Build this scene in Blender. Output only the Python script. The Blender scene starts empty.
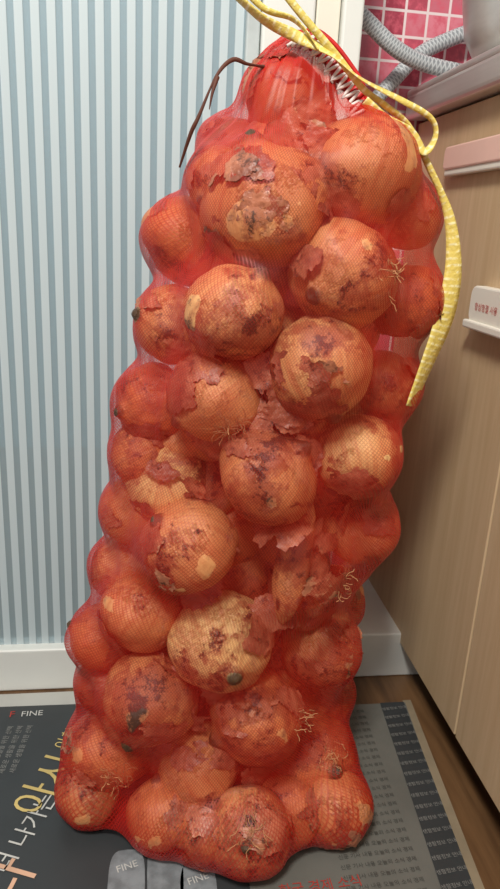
import bpy, bmesh, math, random
import numpy as np
from mathutils import Vector, Matrix, noise
random.seed(7); rng=np.random.default_rng(5)
D=bpy.data; SC=bpy.context.scene
def link(o,parent=None):
    SC.collection.objects.link(o)
    if parent: o.parent=parent
    return o
def empty(n):
    e=D.objects.new(n,None); return link(e)
def s2l(c):
    return tuple(((x/255)/12.92 if x/255<=.04045 else ((x/255+.055)/1.055)**2.4) for x in c)+(1,)
class NT:
    def __init__(s,name):
        s.m=D.materials.new(name); s.m.use_nodes=True; s.t=s.m.node_tree; s.n=s.t.nodes; s.b=s.n['Principled BSDF']; s.out=s.n['Material Output']
    def N(s,t,**k):
        n=s.n.new(t)
        for a,v in k.items():
            if a.startswith('i_'):
                key=a[2:]; key=int(key) if key.isdigit() else key.replace('_',' ')
                n.inputs[key].default_value=v
            else: setattr(n,a,v)
        return n
    def L(s,a,b): s.t.links.new(a,b)
    def mix(s,f,a,b,mode='MIX'):
        n=s.N('ShaderNodeMix',data_type='RGBA',blend_type=mode)
        for i,v in ((0,f),(6,a),(7,b)):
            if hasattr(v,'links') or hasattr(v,'is_output'): s.L(v,n.inputs[i])
            else: n.inputs[i].default_value=v
        return n.outputs[2]
    def ramp(s,v,lo,hi):
        n=s.N('ShaderNodeMapRange'); n.interpolation_type='SMOOTHSTEP'; s.L(v,n.inputs[0]); n.inputs[1].default_value=lo; n.inputs[2].default_value=hi; return n.outputs[0]
    def math(s,op,a,b=0.):
        n=s.N('ShaderNodeMath',operation=op)
        for i,v in ((0,a),(1,b)):
            if isinstance(v,(int,float)): n.inputs[i].default_value=v
            else: s.L(v,n.inputs[i])
        return n.outputs[0]
    def noise(s,vec,scale,detail=4,rough=.6):
        n=s.N('ShaderNodeTexNoise'); n.inputs['Scale'].default_value=scale; n.inputs['Detail'].default_value=detail; n.inputs['Roughness'].default_value=rough
        s.L(vec,n.inputs['Vector']); return n.outputs[0]
def simple(name,c,rough=.6,metal=0,nz=None,amt=.1,bump=0):
    k=NT(name); co=k.N('ShaderNodeTexCoord').outputs['Object']
    base=s2l(c); k.b.inputs['Roughness'].default_value=rough; k.b.inputs['Metallic'].default_value=metal
    n=k.noise(co,nz or 20)
    dk=tuple(x*(1-amt*2) for x in base[:3])+(1,)
    k.L(k.mix(k.ramp(n,.3,.7),dk,base),k.b.inputs['Base Color'])
    if bump:
        b=k.N('ShaderNodeBump'); b.inputs['Strength'].default_value=bump; b.inputs['Distance'].default_value=.002; k.L(n,b.inputs['Height']); k.L(b.outputs[0],k.b.inputs['Normal'])
    return k.m
def mesh(name,v,f,mat=None,parent=None,smooth=False):
    me=D.meshes.new(name); me.from_pydata([tuple(map(float,p)) for p in v],[],[tuple(q) for q in f]); me.update()
    if smooth: me.polygons.foreach_set('use_smooth',[True]*len(me.polygons))
    o=D.objects.new(name,me)
    if mat: me.materials.append(mat)
    return link(o,parent)
def box(name,a,b,mat,parent=None,bev=0):
    x0,y0,z0=a;x1,y1,z1=b
    v=[(x0,y0,z0),(x1,y0,z0),(x1,y1,z0),(x0,y1,z0),(x0,y0,z1),(x1,y0,z1),(x1,y1,z1),(x0,y1,z1)]
    f=[(0,3,2,1),(4,5,6,7),(0,1,5,4),(1,2,6,5),(2,3,7,6),(3,0,4,7)]
    o=mesh(name,v,f,mat,parent)
    if bev:
        m=o.modifiers.new('b','BEVEL'); m.width=bev; m.segments=3
    return o
def smoothpath(pts,n=12):
    P=[Vector(p) for p in pts]; P=[2*P[0]-P[1]]+P+[2*P[-1]-P[-2]]; out=[]
    for i in range(1,len(P)-2):
        for j in range(n):
            t=j/n; a,b,c,d=P[i-1:i+3]
            out.append(.5*((2*b)+(c-a)*t+(2*a-5*b+4*c-d)*t*t+(3*b-a-3*c+d)*t**3))
    out.append(P[-2]); return out
def tube(name,pts,rad,mat,parent=None,segs=12,n=12):
    P=smoothpath(pts,n); v=[];f=[]; up=Vector((0.13,.9,.4)).normalized()
    for i,p in enumerate(P):
        t=(P[min(i+1,len(P)-1)]-P[max(i-1,0)]).normalized(); a=t.cross(up).normalized(); b=t.cross(a)
        r=rad(i/(len(P)-1)) if callable(rad) else rad
        for k in range(segs):
            q=2*math.pi*k/segs; v.append(p+(a*math.cos(q)+b*math.sin(q))*r)
    for i in range(len(P)-1):
        for k in range(segs): f.append((i*segs+k,i*segs+(k+1)%segs,(i+1)*segs+(k+1)%segs,(i+1)*segs+k))
    o=mesh(name,v,f,mat,parent,True)
    uv=o.data.uv_layers.new(name='UVMap'); 
    for l in o.data.loops:
        vi=l.vertex_index; uv.data[l.index].uv=((vi%segs)/segs,(vi//segs)/len(P))
    return o

# ---------------- camera -----------------
r=Vector((0.98982256,-0.13252211,0.05185735));u=Vector((-0.00903687,0.30513477,0.9522663));F=Vector((0.14201982,0.9430433,-0.30083169))
cam=D.cameras.new('camera'); co=link(D.objects.new('camera',cam)); M=Matrix((r,u,-F)).transposed().to_4x4(); M.translation=Vector((0,0,.62)); co.matrix_world=M
cam.sensor_fit='VERTICAL'; cam.sensor_height=36; cam.lens=690/889*36; cam.clip_start=.01; SC.camera=co

# ---------------- onions -----------------
T="""98,624,636,57;178,621,669,49;162,599,584,47;70,598,548,43;148,592,505,48;194,602,418,42;57,608,472,43;106,588,405,49;16,642,379,40;37,590,331,46
136,586,316,52;71,593,225,52;-9,618,244,41;1,596,159,48;109,587,138,50;186,638,185,45;178,609,61,51;-41,627,75,50;54,590,78,43;101,534,43,43
17,568,40,39;234,632,561,37;227,641,478,36;31,681,604,42;19,657,529,37;1,659,451,39;-14,664,336,37;-29,677,266,37;217,635,330,39;-50,640,204,35
-63,607,35,35;197,562,39,39;204,674,98,39;232,651,637,34;70,680,684,32;116,664,727,40;190,654,529,33;145,642,440,36;94,692,588,36;213,707,200,42
60,645,432,34;-8,655,400,34;160,640,250,38;58,645,655,30;-42,650,140,36;146,560,40,36;60,545,38,34"""
ON=[tuple(float(q)/1000 for q in s.split(',')) for s in T.replace('\n',';').split(';')]
XC=np.array([78,80,77,75,72,69,79,97,104,107,111,112,120,129,133,144,145,139,127,129])/1000
W=np.array([175,162,157,155,152,150,144,149,152,149,144,145,142,137,136,124,112,100,58,26])/1000
ZS=np.linspace(0,.76,20)
cx=lambda z:np.interp(z,ZS,XC); ww=lambda z:np.interp(z,ZS,W)
nfront=len(ON)
for k in range(9):
    z=.045+k*.077
    for sx in (-.5,.45):
        ON.append((float(cx(z)+sx*ww(z)*.9),.70+.005*(k%2),z,.043))
for k in range(13):
    z=.05+k*.052
    off=max(0.0,float(ww(z))-.060)
    for sx in ((-.95,-.25,.45) if k%2 else (-.6,.1,.8)):
        ON.append((float(cx(z))+sx*off,.664+.008*random.random(),z+.008*random.random(),.040+.004*random.random()))
def basis(a):
    a=a.normalized(); b=a.cross(Vector((.3,.2,.9))).normalized(); return b,a.cross(b),a
AX={11:(.15,-.92,-.12),4:(.2,-.55,-.85),0:(-.3,-.2,.9),8:(-.2,-.75,.5),5:(.2,-.5,-.9),16:(.3,-.8,.35),7:(.6,-.3,.6),19:(-.2,-.8,.4),13:(-.4,-.6,-.6),3:(.5,-.3,.8),9:(-.6,-.2,.6),10:(.3,.2,.9),1:(.2,.1,1)}
V=[];FC=[];UV=[];COL=[];vo=0
tones={11:(1.,.1),5:(.85,.7),8:(.9,.7),4:(.65,.8),0:(.35,.7),1:(.35,.3),2:(.4,.3),9:(.4,.6),10:(.4,.7),7:(.35,.6),3:(.55,.5),6:(.4,.3)}
seg,rg=48,36
for i,(x,y,z,R) in enumerate(ON):
    ax=Vector(AX[i]) if i in AX else Vector((random.uniform(-1,1),random.uniform(-.7,.3),random.uniform(-1,1)))
    b,c,a=basis(ax); tn=tones.get(i,(random.uniform(.1,.5),random.uniform(.3,1.)))
    sd=random.random()*50; k1=random.choice((5,7,8)); fl=random.uniform(.07,.18)
    for j in range(rg+1):
        th=math.pi*j/rg
        for s in range(seg+1):
            ph=2*math.pi*s/seg
            d=b*(math.cos(ph)*math.sin(th))+c*(math.sin(ph)*math.sin(th))+a*math.cos(th)
            rr=R*(1-fl*math.cos(th)**2)*(1.01+.012*math.sin(k1*ph)*math.sin(th)+.08*noise.noise(d*1.4+Vector((sd,0,0)))+.02*noise.noise(d*5+Vector((sd,0,0))))
            rr+=R*.22*math.exp(-(th/.20)**2)+R*.04*math.exp(-((math.pi-th)/.2)**2)
            V.append(Vector((x,y,z))+d*rr); UV.append((s/seg,j/rg)); COL.append((tn[0],tn[1],(sd%1),1))
    for j in range(rg):
        for s in range(seg):
            p=vo+j*(seg+1)+s; FC.append((p,p+seg+1,p+seg+2,p+1))
    vo=len(V)
bag=empty('onion_mesh_bag')
k=NT('onion_skin'); N=k.N
tc=N('ShaderNodeTexCoord'); obj=tc.outputs['Object']; uvn=N('ShaderNodeUVMap'); at=N('ShaderNodeAttribute'); at.attribute_name='Tone'
sep=N('ShaderNodeSeparateColor'); k.L(at.outputs['Color'],sep.inputs[0]); suv=N('ShaderNodeSeparateXYZ'); k.L(uvn.outputs[0],suv.inputs[0])
cmb=N('ShaderNodeCombineXYZ'); k.L(k.math('MULTIPLY',suv.outputs[0],60),cmb.inputs[0]); k.L(k.math('MULTIPLY',suv.outputs[1],3),cmb.inputs[1]); k.L(k.math('MULTIPLY',sep.outputs[2],40),cmb.inputs[2])
vein=k.noise(cmb.outputs[0],1,3)
c0=k.mix(sep.outputs[0],s2l((206,102,58)),s2l((248,208,140)))
c1=k.mix(k.math('MULTIPLY',k.ramp(vein,.35,.75),.5),c0,s2l((186,84,48)))
big=k.noise(obj,14,7,.72); th=k.math('ADD',big,k.math('MULTIPLY',sep.outputs[1],.08))
c2=k.mix(k.math('MULTIPLY',k.ramp(th,.53,.60),.75),c1,s2l((156,80,56)))
big2=k.noise(obj,24,8,.78)
c2=k.mix(k.math('MULTIPLY',k.ramp(big2,.54,.66),.5),c2,s2l((222,156,118)))
sp=k.noise(obj,55,8,.82); th2=k.math('ADD',k.math('ADD',sp,k.math('MULTIPLY',sep.outputs[1],.045)),k.math('MULTIPLY',k.math('SUBTRACT',big,.5),1.1))
c3=k.mix(k.math('MULTIPLY',k.ramp(th2,.60,.69),.9),c2,s2l((58,33,26)))
pol=k.math('ABSOLUTE',k.math('SUBTRACT',suv.outputs[1],.5))
c4=k.mix(k.ramp(k.math('ADD',pol,k.math('MULTIPLY',sp,.10)),.47,.51),c3,s2l((84,58,36)))
k.L(c4,k.b.inputs['Base Color']); k.b.inputs['Roughness'].default_value=.30
bp=N('ShaderNodeBump'); bp.inputs['Strength'].default_value=.7; bp.inputs['Distance'].default_value=.0015; k.L(k.math('ADD',k.math('MULTIPLY',vein,.6),k.math('ADD',k.math('MULTIPLY',th2,1.5),k.ramp(big2,.54,.60))),bp.inputs['Height']); k.L(bp.outputs[0],k.b.inputs['Normal'])
o=mesh('onions',V,FC,k.m,bag,True)
uvl=o.data.uv_layers.new(name='UVMap'); li=np.zeros(len(o.data.loops),dtype=int); o.data.loops.foreach_get('vertex_index',li)
uvl.data.foreach_set('uv',np.array(UV)[li].ravel())
ca=o.data.color_attributes.new('Tone','FLOAT_COLOR','POINT'); ca.data.foreach_set('color',np.array(COL).ravel())

# peeled papery skin layers
V=[];FC=[];
k=NT('papery_skin'); obj=k.N('ShaderNodeTexCoord').outputs['Object']
n1=k.noise(obj,28,6,.7); n2=k.noise(obj,75,6,.78)
c=k.mix(k.ramp(n1,.35,.65),s2l((138,76,56)),s2l((200,126,94))); c=k.mix(k.math('MULTIPLY',k.ramp(n2,.53,.63),.8),c,s2l((70,40,32)))
k.L(c,k.b.inputs['Base Color']); k.b.inputs['Roughness'].default_value=.38
bp=k.N('ShaderNodeBump'); bp.inputs['Strength'].default_value=1; bp.inputs['Distance'].default_value=.004; k.L(n1,bp.inputs['Height']); k.L(bp.outputs[0],k.b.inputs['Normal'])
flake_m=k.m
def flake(ctr,R,c,A,lift,off=1.012):
    b,cc,a=basis(c); s0=len(V); n=34; sd=Vector([random.uniform(0,60) for _ in range(3)]); idx={}
    asp=random.uniform(.45,.95)
    def val(X,Y):
        rr=math.hypot(X,Y/asp)
        q=Vector((X*2.2,Y*2.2,0))+sd
        return 1-rr*1.25+.6*noise.noise(q)+.28*noise.noise(q*2.7)+.12*noise.noise(q*8)
    for i in range(n+1):
        for j in range(n+1):
            X=(i/n*2-1)*1.25; Y=(j/n*2-1)*1.25; vl=val(X,Y)
            if vl<-.10: continue
            al=A*X; be=A*Y
            d=(a+b*math.tan(max(-1.2,min(1.2,al)))+cc*math.tan(max(-1.2,min(1.2,be)))).normalized()
            edge=max(0,1-max(vl,0)/.35)**2
            q=R*(off+.025*noise.noise(d*5+sd)+.022*noise.noise(d*14+sd)+lift*edge*max(0,.25+noise.noise(d*2.5+sd)))
            idx[(i,j)]=(len(V),vl); V.append(Vector(ctr)+d*q)
    for i in range(n):
        for j in range(n):
            ks=[(i,j),(i+1,j),(i+1,j+1),(i,j+1)]
            if all(q in idx for q in ks):
                if sum(idx[q][1] for q in ks)>0: FC.append(tuple(idx[q][0] for q in ks))
            else:
                kk=[q for q in ks if q in idx]
                if len(kk)==3 and sum(idx[q][1] for q in kk)>0: FC.append(tuple(idx[q][0] for q in kk))
for i in range(nfront):
    x,y,z,R=ON[i]; m={0:7,11:2,1:2,2:2,3:2,8:4,5:2,10:3,9:3,35:6,34:4}.get(i,random.choice((2,2,3,3)))
    for q in range(m):
        c=Vector((random.uniform(-1,1),-random.uniform(.1,.9),random.uniform(-.9,1)))
        if i==11: c=Vector((.9,-.6,.4+q*.3))
        if i in (1,2,3,9): c=Vector((random.choice((-1,1)),-.45,random.uniform(-1,1)))
        flake((x,y,z),R,c,random.uniform(.35,.85),random.uniform(.03,.12),1.012+.006*q)
for i in range(46):
    z=random.uniform(.03,.72); q=random.uniform(-2.7,-.45); a=float(ww(z))*.66; b=float(ww(z))*.54
    n=Vector((math.cos(q),math.sin(q),random.uniform(-.5,.5))).normalized(); R=random.uniform(.045,.07)
    p=Vector((float(cx(z))+a*math.cos(q),.655+b*math.sin(q),z))-n*R
    flake(p,R,n,random.uniform(.4,.65),.10)
o=mesh('papery_skins',V,FC,flake_m,bag,True)

# root hairs
hm=simple('dry_root',(200,146,100),.8)
hv=[];hf=[]
def hair(p,d,L):
    P=[Vector(p)]; d=d.normalized()
    for s in range(6):
        d=(d+Vector([random.gauss(0,.45) for _ in range(3)])).normalized(); P.append(P[-1]+d*L/6)
    for s in range(6):
        a=P[s];b=P[s+1];t=(b-a).normalized();w=t.cross(Vector((0,1,0.1))).normalized()*.00032;h=Vector((0,-.0004,0)); i0=len(hv)
        hv.extend([a-w,a+w,a+h,b-w,b+w,b+h]); hf.extend([(i0,i0+1,i0+4,i0+3),(i0+1,i0+2,i0+5,i0+4),(i0+2,i0,i0+3,i0+5)])
for i,dirv in ((16,(.2,-.8,.6)),(19,(-.1,-.7,.7)),(17,(.1,-.9,.1)),(2,(.6,-.7,.1)),(14,(.9,-.5,.3)),(6,(.3,-.8,-.4)),(10,(.9,-.6,-.2))):
    x,y,z,R=ON[i]; dv=Vector(dirv).normalized()
    for q in range(34): 
        e=(dv+Vector([random.gauss(0,.14) for _ in range(3)])).normalized(); hair(Vector((x,y,z))+e*R*1.02,(e*.1+Vector([random.gauss(0,1) for _ in range(3)])*.6),.016)
mesh('root_hairs',hv,hf,hm,bag)

# ---------------- net -----------------
S=np.array(ON[:nfront])
def sdf(P):
    kk=.0075
    acc=np.zeros(len(P))
    for q in S:
        d=np.sqrt(((P-q[:3])**2).sum(1))-q[3]
        acc+=np.exp(-np.clip(d,-.05,.3)/kk)
    z=P[:,2]; a=ww(z)*.955; b=ww(z)*.70; yc=.650
    dh=(np.sqrt(((P[:,0]-cx(z))/a)**2+((P[:,1]-yc)/b)**2)-1)*b*.9
    dh=np.maximum(dh,np.maximum(.010-z,z-.762))+.007
    acc+=np.exp(-np.clip(dh,-.05,.3)/kk)
    for q in np.linspace(0,1,7):
        c=np.array([.123,.66,.765])*(1-q)+np.array([.170,.66,.732])*q
        d=np.sqrt(((P-c)**2).sum(1))-.010; acc+=np.exp(-np.clip(d,-.05,.3)/kk)
    return -kk*np.log(acc)
nu,nv=300,480
ss=np.linspace(0,1,nv); O3=[];D3=[]
for s in ss:
    if s<.14: el=-math.pi/2*(1-s/.14); zz=.07
    elif s>.84: el=math.pi/2*((s-.84)/.16); zz=.66
    else: el=0; zz=.07+(s-.14)/.70*.59
    az=np.arange(nu)/nu*2*math.pi
    O3.append(np.stack([np.full(nu,cx(zz)),np.full(nu,.645),np.full(nu,zz)],1))
    D3.append(np.stack([np.cos(az)*math.cos(el),np.sin(az)*math.cos(el),np.full(nu,math.sin(el))],1))
O3=np.concatenate(O3);D3=np.concatenate(D3); t=np.full(len(O3),.30); act=np.ones(len(O3),bool)
for it in range(34):
    idx=np.where(act)[0]
    if len(idx)==0: break
    d=sdf(O3[idx]+D3[idx]*t[idx,None])-.0005
    t[idx]-=np.clip(d*.85,0,.05); act[idx]=(d>.0006)&(t[idx]>.01)
tt=t.reshape(nv,nu)
for it in range(3):
    tt[1:-1]=.5*tt[1:-1]+.25*(np.roll(tt[1:-1],1,1)+np.roll(tt[1:-1],-1,1))*.5+.25*(tt[:-2]+tt[2:])*.5
t=tt.ravel()
PP=O3+D3*t[:,None]
for i in range(len(PP)):
    v=Vector(PP[i]); n=noise.noise(Vector((v.x*70,v.y*70,v.z*35)))*.0016+noise.noise(v*22)*.002
    g=max(0,min(1,(v.z-.66)/.08)); n+=g*.005*noise.noise(Vector((math.atan2(v.x-.14,-(v.y-.66))*9,v.z*6,0)))
    PP[i]+=D3[i]*n
PP[:,2]=np.maximum(PP[:,2],.0045)
ff=[(j*nu+i,j*nu+(i+1)%nu,(j+1)*nu+(i+1)%nu,(j+1)*nu+i) for j in range(nv-1) for i in range(nu)]
k=NT('red_net'); k.b.inputs['Base Color'].default_value=s2l((200,34,22)); k.b.inputs['Roughness'].default_value=.42
uvn=k.N('ShaderNodeUVMap'); suv=k.N('ShaderNodeSeparateXYZ'); k.L(uvn.outputs[0],suv.inputs[0]); obj=k.N('ShaderNodeTexCoord').outputs['Object']
def thread(a,b):
    v=k.math('ADD',k.math('MULTIPLY',suv.outputs[0],a),k.math('MULTIPLY',suv.outputs[1],b)); v=k.math('ABSOLUTE',k.math('SUBTRACT',k.math('FRACT',v),.5)); return k.ramp(v,.26,.46)
w1=thread(230,240);w2=thread(-230,240); wv=k.math('MAXIMUM',w1,w2)
lw=k.N('ShaderNodeLayerWeight'); lw.inputs[0].default_value=.38
al=k.math('ADD',k.math('MULTIPLY',wv,.35),k.math('MULTIPLY',lw.outputs['Facing'],.82)); al=k.math('ADD',al,k.math('MULTIPLY',k.math('SUBTRACT',k.noise(obj,18,3),.5),.35))
so=k.N('ShaderNodeSeparateXYZ'); k.L(obj,so.inputs[0]); al=k.math('ADD',al,k.math('MULTIPLY',k.ramp(so.outputs[2],.70,.77),.35))
n=k.N('ShaderNodeClamp'); k.L(al,n.inputs[0]); n.inputs[2].default_value=.96; k.L(n.outputs[0],k.b.inputs['Alpha'])
net=mesh('net',PP,ff,k.m,bag,True)
uvl=net.data.uv_layers.new(name='UVMap'); li=np.zeros(len(net.data.loops),dtype=int); net.data.loops.foreach_get('vertex_index',li)
row=li//nu; colm=li%nu; pc=np.repeat(np.array([i for j in range(nv-1) for i in range(nu)]),4); colm=np.where((pc==nu-1)&(colm==0),nu,colm)
uvl.data.foreach_set('uv',np.stack([colm/nu,row/nv],1).ravel())

# ruffled seam at mouth with white stitching
redm=simple('red_cord',(205,28,24),.5,0,60,.15); white=simple('white_thread',(232,220,214),.6)
sp_=smoothpath([(.119,.645,.772),(.128,.64,.771),(.142,.638,.762),(.156,.636,.748),(.168,.634,.733),(.174,.632,.716)],14)
rv=[];rf=[]
for i,p in enumerate(sp_):
    for j in range(5):
        w=(j-2)*.0045; rv.append(p+Vector((w*.75,-.004+.002*math.sin(i*1.3+j),w*.6)))
for i in range(len(sp_)-1):
    for j in range(4): a=i*5+j; rf.append((a,a+1,a+6,a+5))
ro=mesh('mouth_band',rv,rf,redm,bag,True); m=ro.modifiers.new('s','SOLIDIFY'); m.thickness=.002
zz=[]
for i,p in enumerate(sp_[::3]):
    sgn=1 if i%2 else -1; zz.append(p+Vector((sgn*.006-.005,-.013,sgn*.005-.004)))
tube('mouth_stitch',zz,.0014,white,bag,6,3)
zz=[p+Vector((.006,-.007,.005)) for p in sp_[::6]]
tube('mouth_cord',zz,.002,redm,bag,8,6)

# yellow drawstring ribbon
k=NT('yellow_ribbon'); uvn=k.N('ShaderNodeUVMap'); suv=k.N('ShaderNodeSeparateXYZ'); k.L(uvn.outputs[0],suv.inputs[0])
a=k.ramp(k.math('ABSOLUTE',k.math('SUBTRACT',k.math('FRACT',k.math('MULTIPLY',suv.outputs[1],1)),.5)),.2,.45)
b=k.noise(k.N('ShaderNodeTexCoord').outputs['Object'],160,3)
k.L(k.mix(k.math('MULTIPLY',a,k.ramp(b,.4,.6)),s2l((226,204,106)),s2l((246,238,184))),k.b.inputs['Base Color']); k.b.inputs['Roughness'].default_value=.35
bp=k.N('ShaderNodeBump'); bp.inputs['Strength'].default_value=.8; bp.inputs['Distance'].default_value=.002; k.L(b,bp.inputs['Height']); k.L(bp.outputs[0],k.b.inputs['Normal'])
def ribbon(name,pts,w,tw):
    P=smoothpath([tuple(q/1000 for q in p) for p in pts],14); v=[];f=[];uv=[];n=len(P);L=0
    for i,p in enumerate(P):
        t=(P[min(i+1,n-1)]-P[max(i-1,0)]).normalized(); q=i/(n-1)
        s=t.cross(Vector((0,-1,0))).normalized(); nn=t.cross(s); an=tw(q); s2=s*math.cos(an)+nn*math.sin(an); wd=w(q)
        if i: L+=(p-P[i-1]).length
        for j in range(5):
            e=(j-2)/2; v.append(p+s2*wd*e*.5+nn*(.0012*abs(e))); uv.append((j/4,L/.006))
    for i in range(n-1):
        for j in range(4): a=i*5+j; f.append((a,a+1,a+6,a+5))
    o=mesh(name,v,f,k.m,bag,True); l=o.data.uv_layers.new(name='UVMap')
    for lp in o.data.loops: l.data[lp.index].uv=uv[lp.vertex_index]
    m=o.modifiers.new('s','SOLIDIFY'); m.thickness=.0008
ribbon('drawstring_tail',[(95,612,800),(118,612,779),(145,612,756),(170,612,733),(190,612,722),(212,612,708),(232,610,680),(257,608,638),(267,606,591),(264,606,546),(255,606,510),(243,606,466)],lambda q:.006+.015*min(1,max(0,(q-.6)/.2)),lambda q:.9*math.sin(q*4.2))
ribbon('drawstring_loop',[(58,620,796),(84,618,778),(112,618,768),(140,612,757),(165,606,740),(200,604,726),(228,604,714),(234,604,700),(226,604,688),(212,606,702),(190,608,712),(172,610,724)],lambda q:.007+.002*math.sin(q*9),lambda q:1.1*math.sin(q*11+1))
ribbon('drawstring_upper',[(60,622,806),(85,620,786),(108,618,780),(120,614,770),(130,612,758)],lambda q:.005,lambda q:q*2)
tw=simple('dry_leaf',(96,52,36),.7)
tube('dry_leaf_stem',[(.022,.635,.665),(.030,.62,.69),(.036,.615,.703),(.049,.615,.733),(.062,.62,.747),(.075,.625,.746),(.092,.64,.748)],lambda q:.0009+.0009*abs(math.sin(q*7)),tw,bag,7)
tube('dry_leaf_tip',[(.050,.615,.733),(.046,.61,.72),(.044,.61,.708)],lambda q:.0016*(1-q)+.0004,tw,bag,6)

# ---------------- glass door, frames -----------------
k=NT('striped_glass'); obj=k.N('ShaderNodeTexCoord').outputs['Object']; sx=k.N('ShaderNodeSeparateXYZ'); k.L(obj,sx.inputs[0])
fr=k.math('FRACT',k.math('DIVIDE',sx.outputs[0],.0165)); st=k.ramp(k.math('ABSOLUTE',k.math('SUBTRACT',fr,.5)),.25,.29)
k.b.inputs['Roughness'].default_value=.5
k.L(k.mix(st,s2l((198,212,216)),s2l((164,184,191))),k.b.inputs['Base Color'])
k.L(k.math('SUBTRACT',.94,k.math('MULTIPLY',st,.40)),k.b.inputs['Alpha'])
frame=simple('white_frame',(230,232,226),.45,0,6,.03); cream=simple('cream_frame',(234,230,214),.5,0,6,.03)
dr=empty('door_1')
box('glass_panel',(-1.0,.842,.06),(.10,.847,1.6),k.m,dr)
box('bottom_rail',(-1.0,.827,.0),(.205,.86,.064),frame,dr,.003)
box('door_stile',(.097,.832,.064),(.112,.862,1.6),simple('stile_grey',(196,206,206),.4),dr,.002)
jb=empty('door_frame')
box('jamb_inner',(.113,.826,.0),(.170,.99,1.6),frame,jb,.003)
box('jamb_mid',(.1715,.83,.0),(.198,.99,1.6),cream,jb,.002)
box('jamb_outer',(.199,.822,.0),(.222,.99,1.6),frame,jb,.003)
box('trim_1',(.223,.827,0),(.42,.995,.072),frame,None,.003)
k=NT('mosaic_tile'); obj=k.N('ShaderNodeTexCoord').outputs['Object']; sx=k.N('ShaderNodeSeparateXYZ'); k.L(obj,sx.inputs[0])
T_=.030
gx=k.math('DIVIDE',k.math('ADD',sx.outputs[0],.004),T_); gz=k.math('DIVIDE',sx.outputs[2],T_)
ex=k.ramp(k.math('ABSOLUTE',k.math('SUBTRACT',k.math('FRACT',gx),.5)),.43,.46); ez=k.ramp(k.math('ABSOLUTE',k.math('SUBTRACT',k.math('FRACT',gz),.5)),.43,.46)
g=k.math('MAXIMUM',ex,ez); cb=k.N('ShaderNodeCombineXYZ'); k.L(k.math('FLOOR',gx),cb.inputs[0]); k.L(k.math('FLOOR',gz),cb.inputs[1])
wn=k.N('ShaderNodeTexWhiteNoise'); k.L(cb.outputs[0],wn.inputs[0])
tcx=k.mix(wn.outputs[0],s2l((165,52,74)),s2l((232,140,155))); tcx=k.mix(k.ramp(k.noise(obj,90,3),.4,.7),tcx,s2l((214,98,116)))
k.L(k.mix(g,tcx,s2l((232,215,215))),k.b.inputs['Base Color']); k.L(k.math('ADD',k.math('MULTIPLY',g,.5),.15),k.b.inputs['Roughness'])
box('wall_tiled',(.20,1.0,-.02),(1.4,1.05,1.7),k.m)
blue=simple('balcony_paint',(160,198,212),.8,0,3,.05)
box('wall_balcony',(-1.6,1.9,-.02),(.9,1.95,2.4),blue); 
k=NT('floor_wood'); obj=k.N('ShaderNodeTexCoord').outputs['Object']; mp=k.N('ShaderNodeMapping'); mp.inputs['Scale'].default_value=(40,3,1); k.L(obj,mp.inputs[0])
k.L(k.mix(k.ramp(k.noise(mp.outputs[0],1,5),.3,.7),s2l((80,56,36)),s2l((122,90,60))),k.b.inputs['Base Color']); k.b.inputs['Roughness'].default_value=.35
box('floor',(-1.6,-1.5,-.02),(1.4,1.95,0),k.m)

# ---------------- cabinet -----------------
k=NT('cabinet_wood'); obj=k.N('ShaderNodeTexCoord').outputs['Object']; mp=k.N('ShaderNodeMapping'); mp.inputs['Scale'].default_value=(60,60,3); k.L(obj,mp.inputs[0])
nn=k.noise(mp.outputs[0],1,6,.7); mp2=k.N('ShaderNodeMapping'); mp2.inputs['Scale'].default_value=(10,10,1.2); k.L(obj,mp2.inputs[0])
c=k.mix(k.ramp(nn,.3,.7),s2l((196,168,130)),s2l((210,184,148))); c=k.mix(k.math('MULTIPLY',k.ramp(k.noise(mp2.outputs[0],1,3),.4,.65),.25),c,s2l((184,154,116)))
k.L(c,k.b.inputs['Base Color']); k.b.inputs['Roughness'].default_value=.42
wood=k.m; dark=simple('dark_gap',(48,36,26),.8)
cb=empty('kitchen_cabinet')
box('carcass',(.379,-.6,.060),(.95,.998,.768),dark,cb)
box('door_far',(.36,.637,.056),(.378,.998,.7665),wood,cb,.0015)
box('door_near',(.36,.05,.056),(.378,.634,.7665),wood,cb,.0015)
box('door_end',(.36,-.55,.056),(.378,.047,.7665),wood,cb,.0015)
box('toe_kick',(.42,-.6,0),(.44,.826,.059),dark,cb)
pink=simple('pink_plastic',(242,200,186),.35,0,10,.04); wp=simple('white_plastic',(236,232,220),.35,0,10,.03); redp=simple('red_ink',(200,50,40),.6)
def roundbar(name,y0,y1,z0,z1,x0,x1,mat,parent):
    v=[];f=[];R=(z1-z0)/2*.55; pts=[]
    cs=[(y1-R,z1-R,0),(y0+R,z1-R,1),(y0+R,z0+R,2),(y1-R,z0+R,3)]
    for cy,cz,q in cs:
        for i in range(7): a=math.pi/2*q+math.pi/2*i/6; pts.append((cy+R*math.cos(a),cz+R*math.sin(a)))
    n=len(pts)
    for x in (x0,x1): v+=[(x,a,b) for a,b in pts]
    f=[tuple(range(n)),tuple(range(2*n-1,n-1,-1))]+[(i,i+n,(i+1)%n+n,(i+1)%n) for i in range(n)]
    o=mesh(name,v,f,mat,parent); m=o.modifiers.new('b','BEVEL');m.width=.002;m.segments=2;m.limit_method='ANGLE'; return o
roundbar('handle_bar',.62,.862,.697,.723,.347,.354,pink,cb)
roundbar('handle_lip',.62,.860,.690,.700,.349,.359,wp,cb)
box('handle_post',(.350,.84,.702),(.361,.856,.715),pink,cb)
hb=empty('wall_mounted_holder')
roundbar('holder_body',.64,.733,.532,.572,.346,.3595,wp,hb)
roundbar('holder_rim',.638,.736,.526,.535,.342,.3595,wp,hb)
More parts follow.
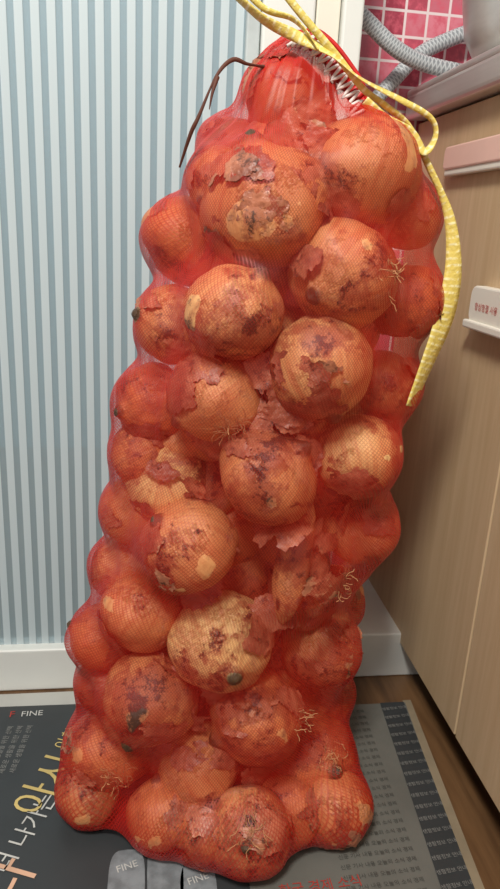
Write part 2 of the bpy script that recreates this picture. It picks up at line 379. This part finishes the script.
def text(name,s,loc,size,mat,parent,M3=None,ext=0.0):
    c=D.curves.new(name,'FONT'); c.body=s; c.size=size; c.extrude=ext; c.resolution_u=3; c.align_x='CENTER';c.align_y='CENTER'
    o=D.objects.new(name+'_c',c); SC.collection.objects.link(o); bpy.context.view_layer.update()
    me=D.meshes.new_from_object(o.evaluated_get(bpy.context.evaluated_depsgraph_get())); D.objects.remove(o)
    me.materials.clear(); me.materials.append(mat); ob=D.objects.new(name,me); link(ob,parent); mw=(M3 or Matrix.Identity(3)).to_4x4(); mw.translation=Vector(loc); ob.matrix_local=mw; return ob
MX=Matrix(((0,0,-1),(-1,0,0),(0,1,0)))
text('holder_label','항상청결 사용',(.3455,.692,.550),.009,redp,hb,MX)

# ---------------- counter, hoses, bowl -----------------
k=NT('stainless'); obj=k.N('ShaderNodeTexCoord').outputs['Object']; mp=k.N('ShaderNodeMapping'); mp.inputs['Scale'].default_value=(60,4,60); k.L(obj,mp.inputs[0])
k.b.inputs['Metallic'].default_value=.7; k.L(k.mix(k.noise(mp.outputs[0],1,3),s2l((200,197,192)),s2l((236,234,230))),k.b.inputs['Base Color']); k.b.inputs['Roughness'].default_value=.38
steel=k.m
ct=empty('stainless_countertop')
box('counter_slab',(.338,-.6,.769),(.95,.998,.800),steel,ct,.006)
box('counter_lip',(.338,-.6,.796),(.352,.998,.806),steel,ct,.004)
k=NT('braided_hose'); uvn=k.N('ShaderNodeUVMap'); suv=k.N('ShaderNodeSeparateXYZ'); k.L(uvn.outputs[0],suv.inputs[0])
def st(a,b):
    return k.math('ABSOLUTE',k.math('SUBTRACT',k.math('FRACT',k.math('ADD',k.math('MULTIPLY',suv.outputs[0],a),k.math('MULTIPLY',suv.outputs[1],b))),.5))
h=k.math('MAXIMUM',st(4,50),st(-4,50)); k.L(k.mix(k.ramp(h,.2,.48),s2l((140,146,150)),s2l((200,206,208))),k.b.inputs['Base Color']); k.b.inputs['Roughness'].default_value=.4
hz=empty('flexible_water_hose')
tube('hose_a',[(.205,.94,.93),(.232,.93,.885),(.263,.925,.858),(.297,.925,.836),(.338,.928,.824),(.40,.93,.818)],.0095,k.m,hz,16)
tube('hose_b',[(.262,.975,.72),(.283,.972,.778),(.310,.972,.812),(.342,.974,.845),(.385,.976,.868),(.44,.976,.89)],.0095,k.m,hz,16)
for i,(p,q) in enumerate((((.226,.932,.893),(.236,.929,.880)),)):
    tube('collar_%d'%i,[p,q],.0125,steel,hz,12,4)
prof=[(.0,.0),(.035,.0),(.055,.008),(.068,.03),(.074,.06),(.078,.09),(.084,.094),(.084,.097),(.076,.094),(.071,.06),(.064,.032),(.05,.012),(.0,.005)]
v=[];f=[];n=40
for R_,z in prof:
    for s in range(n): v.append((.412+R_*math.cos(2*math.pi*s/n),.825+R_*math.sin(2*math.pi*s/n),.8065+z))
for j in range(len(prof)-1):
    for s in range(n): f.append((j*n+s,j*n+(s+1)%n,(j+1)*n+(s+1)%n,(j+1)*n+s))
mesh('steel_bowl',v,f,steel,None,True)

# ---------------- newspapers -----------------
charc=simple('newsprint_dark',(56,60,62),.5,0,12,.08); greyp=simple('newsprint_grey',(108,108,102),.6,0,14,.08); lightp=simple('newsprint_light',(186,186,180),.7,0,10,.05)
yel=simple('ink_yellow',(214,190,120),.7); wht=simple('ink_white',(205,205,200),.7); rdi=simple('ink_red',(180,60,50),.7); blk=simple('ink_black',(72,72,68),.7); cream2=simple('ink_cream',(224,180,150),.7)
gry=simple('ink_grey',(140,140,136),.7)
def sheet(name,poly,z,mat,parent,amp=.0012,n=26):
    a,b,c,d=[Vector(p+(0,)) for p in poly]; v=[];f=[]
    for i in range(n+1):
        for j in range(n+1):
            s,t_=i/n,j/n; p=a*(1-s)*(1-t_)+b*s*(1-t_)+c*s*t_+d*(1-s)*t_; p.z=z+amp*(.5+.5*noise.noise(p*9)); v.append(p)
    for i in range(n):
        for j in range(n): q=i*(n+1)+j; f.append((q,q+n+1,q+n+2,q+1))
    return mesh(name,v,f,mat,parent,True)
np1=empty('newspaper')
sheet('page_margin',[(-.6,.30),(.19,.30),(.19,.822),(-.6,.820)],.0003,lightp,np1,.0004)
sheet('page_dark',[(-.6,.31),(.16,.31),(.16,.790),(-.6,.799)],.0012,charc,np1,.0004)
a70=math.radians(68)
def RZ(a): return Matrix.Rotation(a,3,'Z')
ZT=.0022
text('headline_1','아시',(-.112,.655,ZT),.05,yel,np1,RZ(a70))
text('headline_2','더 나가는',(-.125,.592,ZT),.026,wht,np1,RZ(a70))
text('headline_3','아침',(-.10,.728,ZT),.02,yel,np1,RZ(a70))
text('logo_a','FINE',(-.150,.777,ZT),.014,wht,np1,RZ(math.radians(2)))
text('logo_b','F',(-.175,.777,ZT),.016,rdi,np1,RZ(math.radians(2)))
for i in range(3):
    text('small_%d'%i,'새로운 생활을 위한 선택',(-.176+i*.012,.715,ZT),.008,gry,np1,RZ(math.radians(84)))
text('headline_4','다',(-.135,.532,ZT),.06,cream2,np1,RZ(a70))
def disc(name,pts,z,mat,parent): return mesh(name,[p+(z,) for p in pts],[tuple(range(len(pts)))],mat,parent)
gp=simple('ink_silver',(140,146,150),.5,0,60,.2)
for i,(bx,by) in enumerate(((-.02,.52),(.018,.532),(.05,.50))):
    pts=[]
    for q in range(24):
        a=2*math.pi*q/24; pts.append((bx+.018*math.copysign(abs(math.cos(a))**.5,math.cos(a)),by+.04*math.copysign(abs(math.sin(a))**.6,math.sin(a))))
    disc('printed_can_%d'%i,pts,ZT-.0002,gp,np1)
    text('can_label_%d'%i,'FINE',(bx,by+.02,ZT),.011,wht,np1,RZ(.3))
np2=empty('newspaper')
sheet('page_light',[(.10,.30),(.30,.30),(.352,.765),(.10,.765)],.0026,greyp,np2,.0004)
sheet('page_border',[(.272,.30),(.306,.30),(.350,.7655),(.316,.7655)],.0032,charc,np2,.0004)
sheet('page_edge',[(.306,.30),(.316,.30),(.362,.770),(.350,.770)],.0022,simple('newsprint_tan',(150,135,110),.7),np2,.0004)
for i in range(26):
    y=.34+i*.0165; text('border_text_%d'%i,'생활정보 안내',(.289+(y-.30)*.0946,y,.0041),.006,gry,np2,RZ(.1))
for i in range(30):
    y=.40+i*.012; text('column_%d'%i,'신문 기사 내용 오늘의 소식 경제',(.225+(y-.3)*.05,y,.0036),.0062,blk,np2,RZ(.05))
text('column_head','한국 경제 소식',(.17,.500,.0038),.014,rdi,np2,RZ(.05))

# ---------------- lights -----------------
def area(name,loc,rot,size,e,col=(1,1,1)):
    l=D.lights.new(name,'AREA'); l.energy=e; l.size=size; l.color=col; o=link(D.objects.new(name,l)); o.location=loc; o.rotation_euler=rot; return o
def aim(o,t): o.rotation_euler=(Vector(t)-o.location).to_track_quat('-Z','Y').to_euler()
l=area('ceiling_light',(-.30,-.35,1.7),(0,0,0),.28,28,(1,.96,.89)); aim(l,(.1,.65,.35))
l=area('balcony_light',(-.4,1.35,2.2),(0,0,0),.8,16,(.85,.95,1)); aim(l,(-.4,1.8,.8))
w=D.worlds.new('room_ambient'); SC.world=w; w.use_nodes=True; w.node_tree.nodes['Background'].inputs[0].default_value=(1,.99,.98,1); w.node_tree.nodes['Background'].inputs[1].default_value=.40
SC.view_settings.view_transform='Standard'
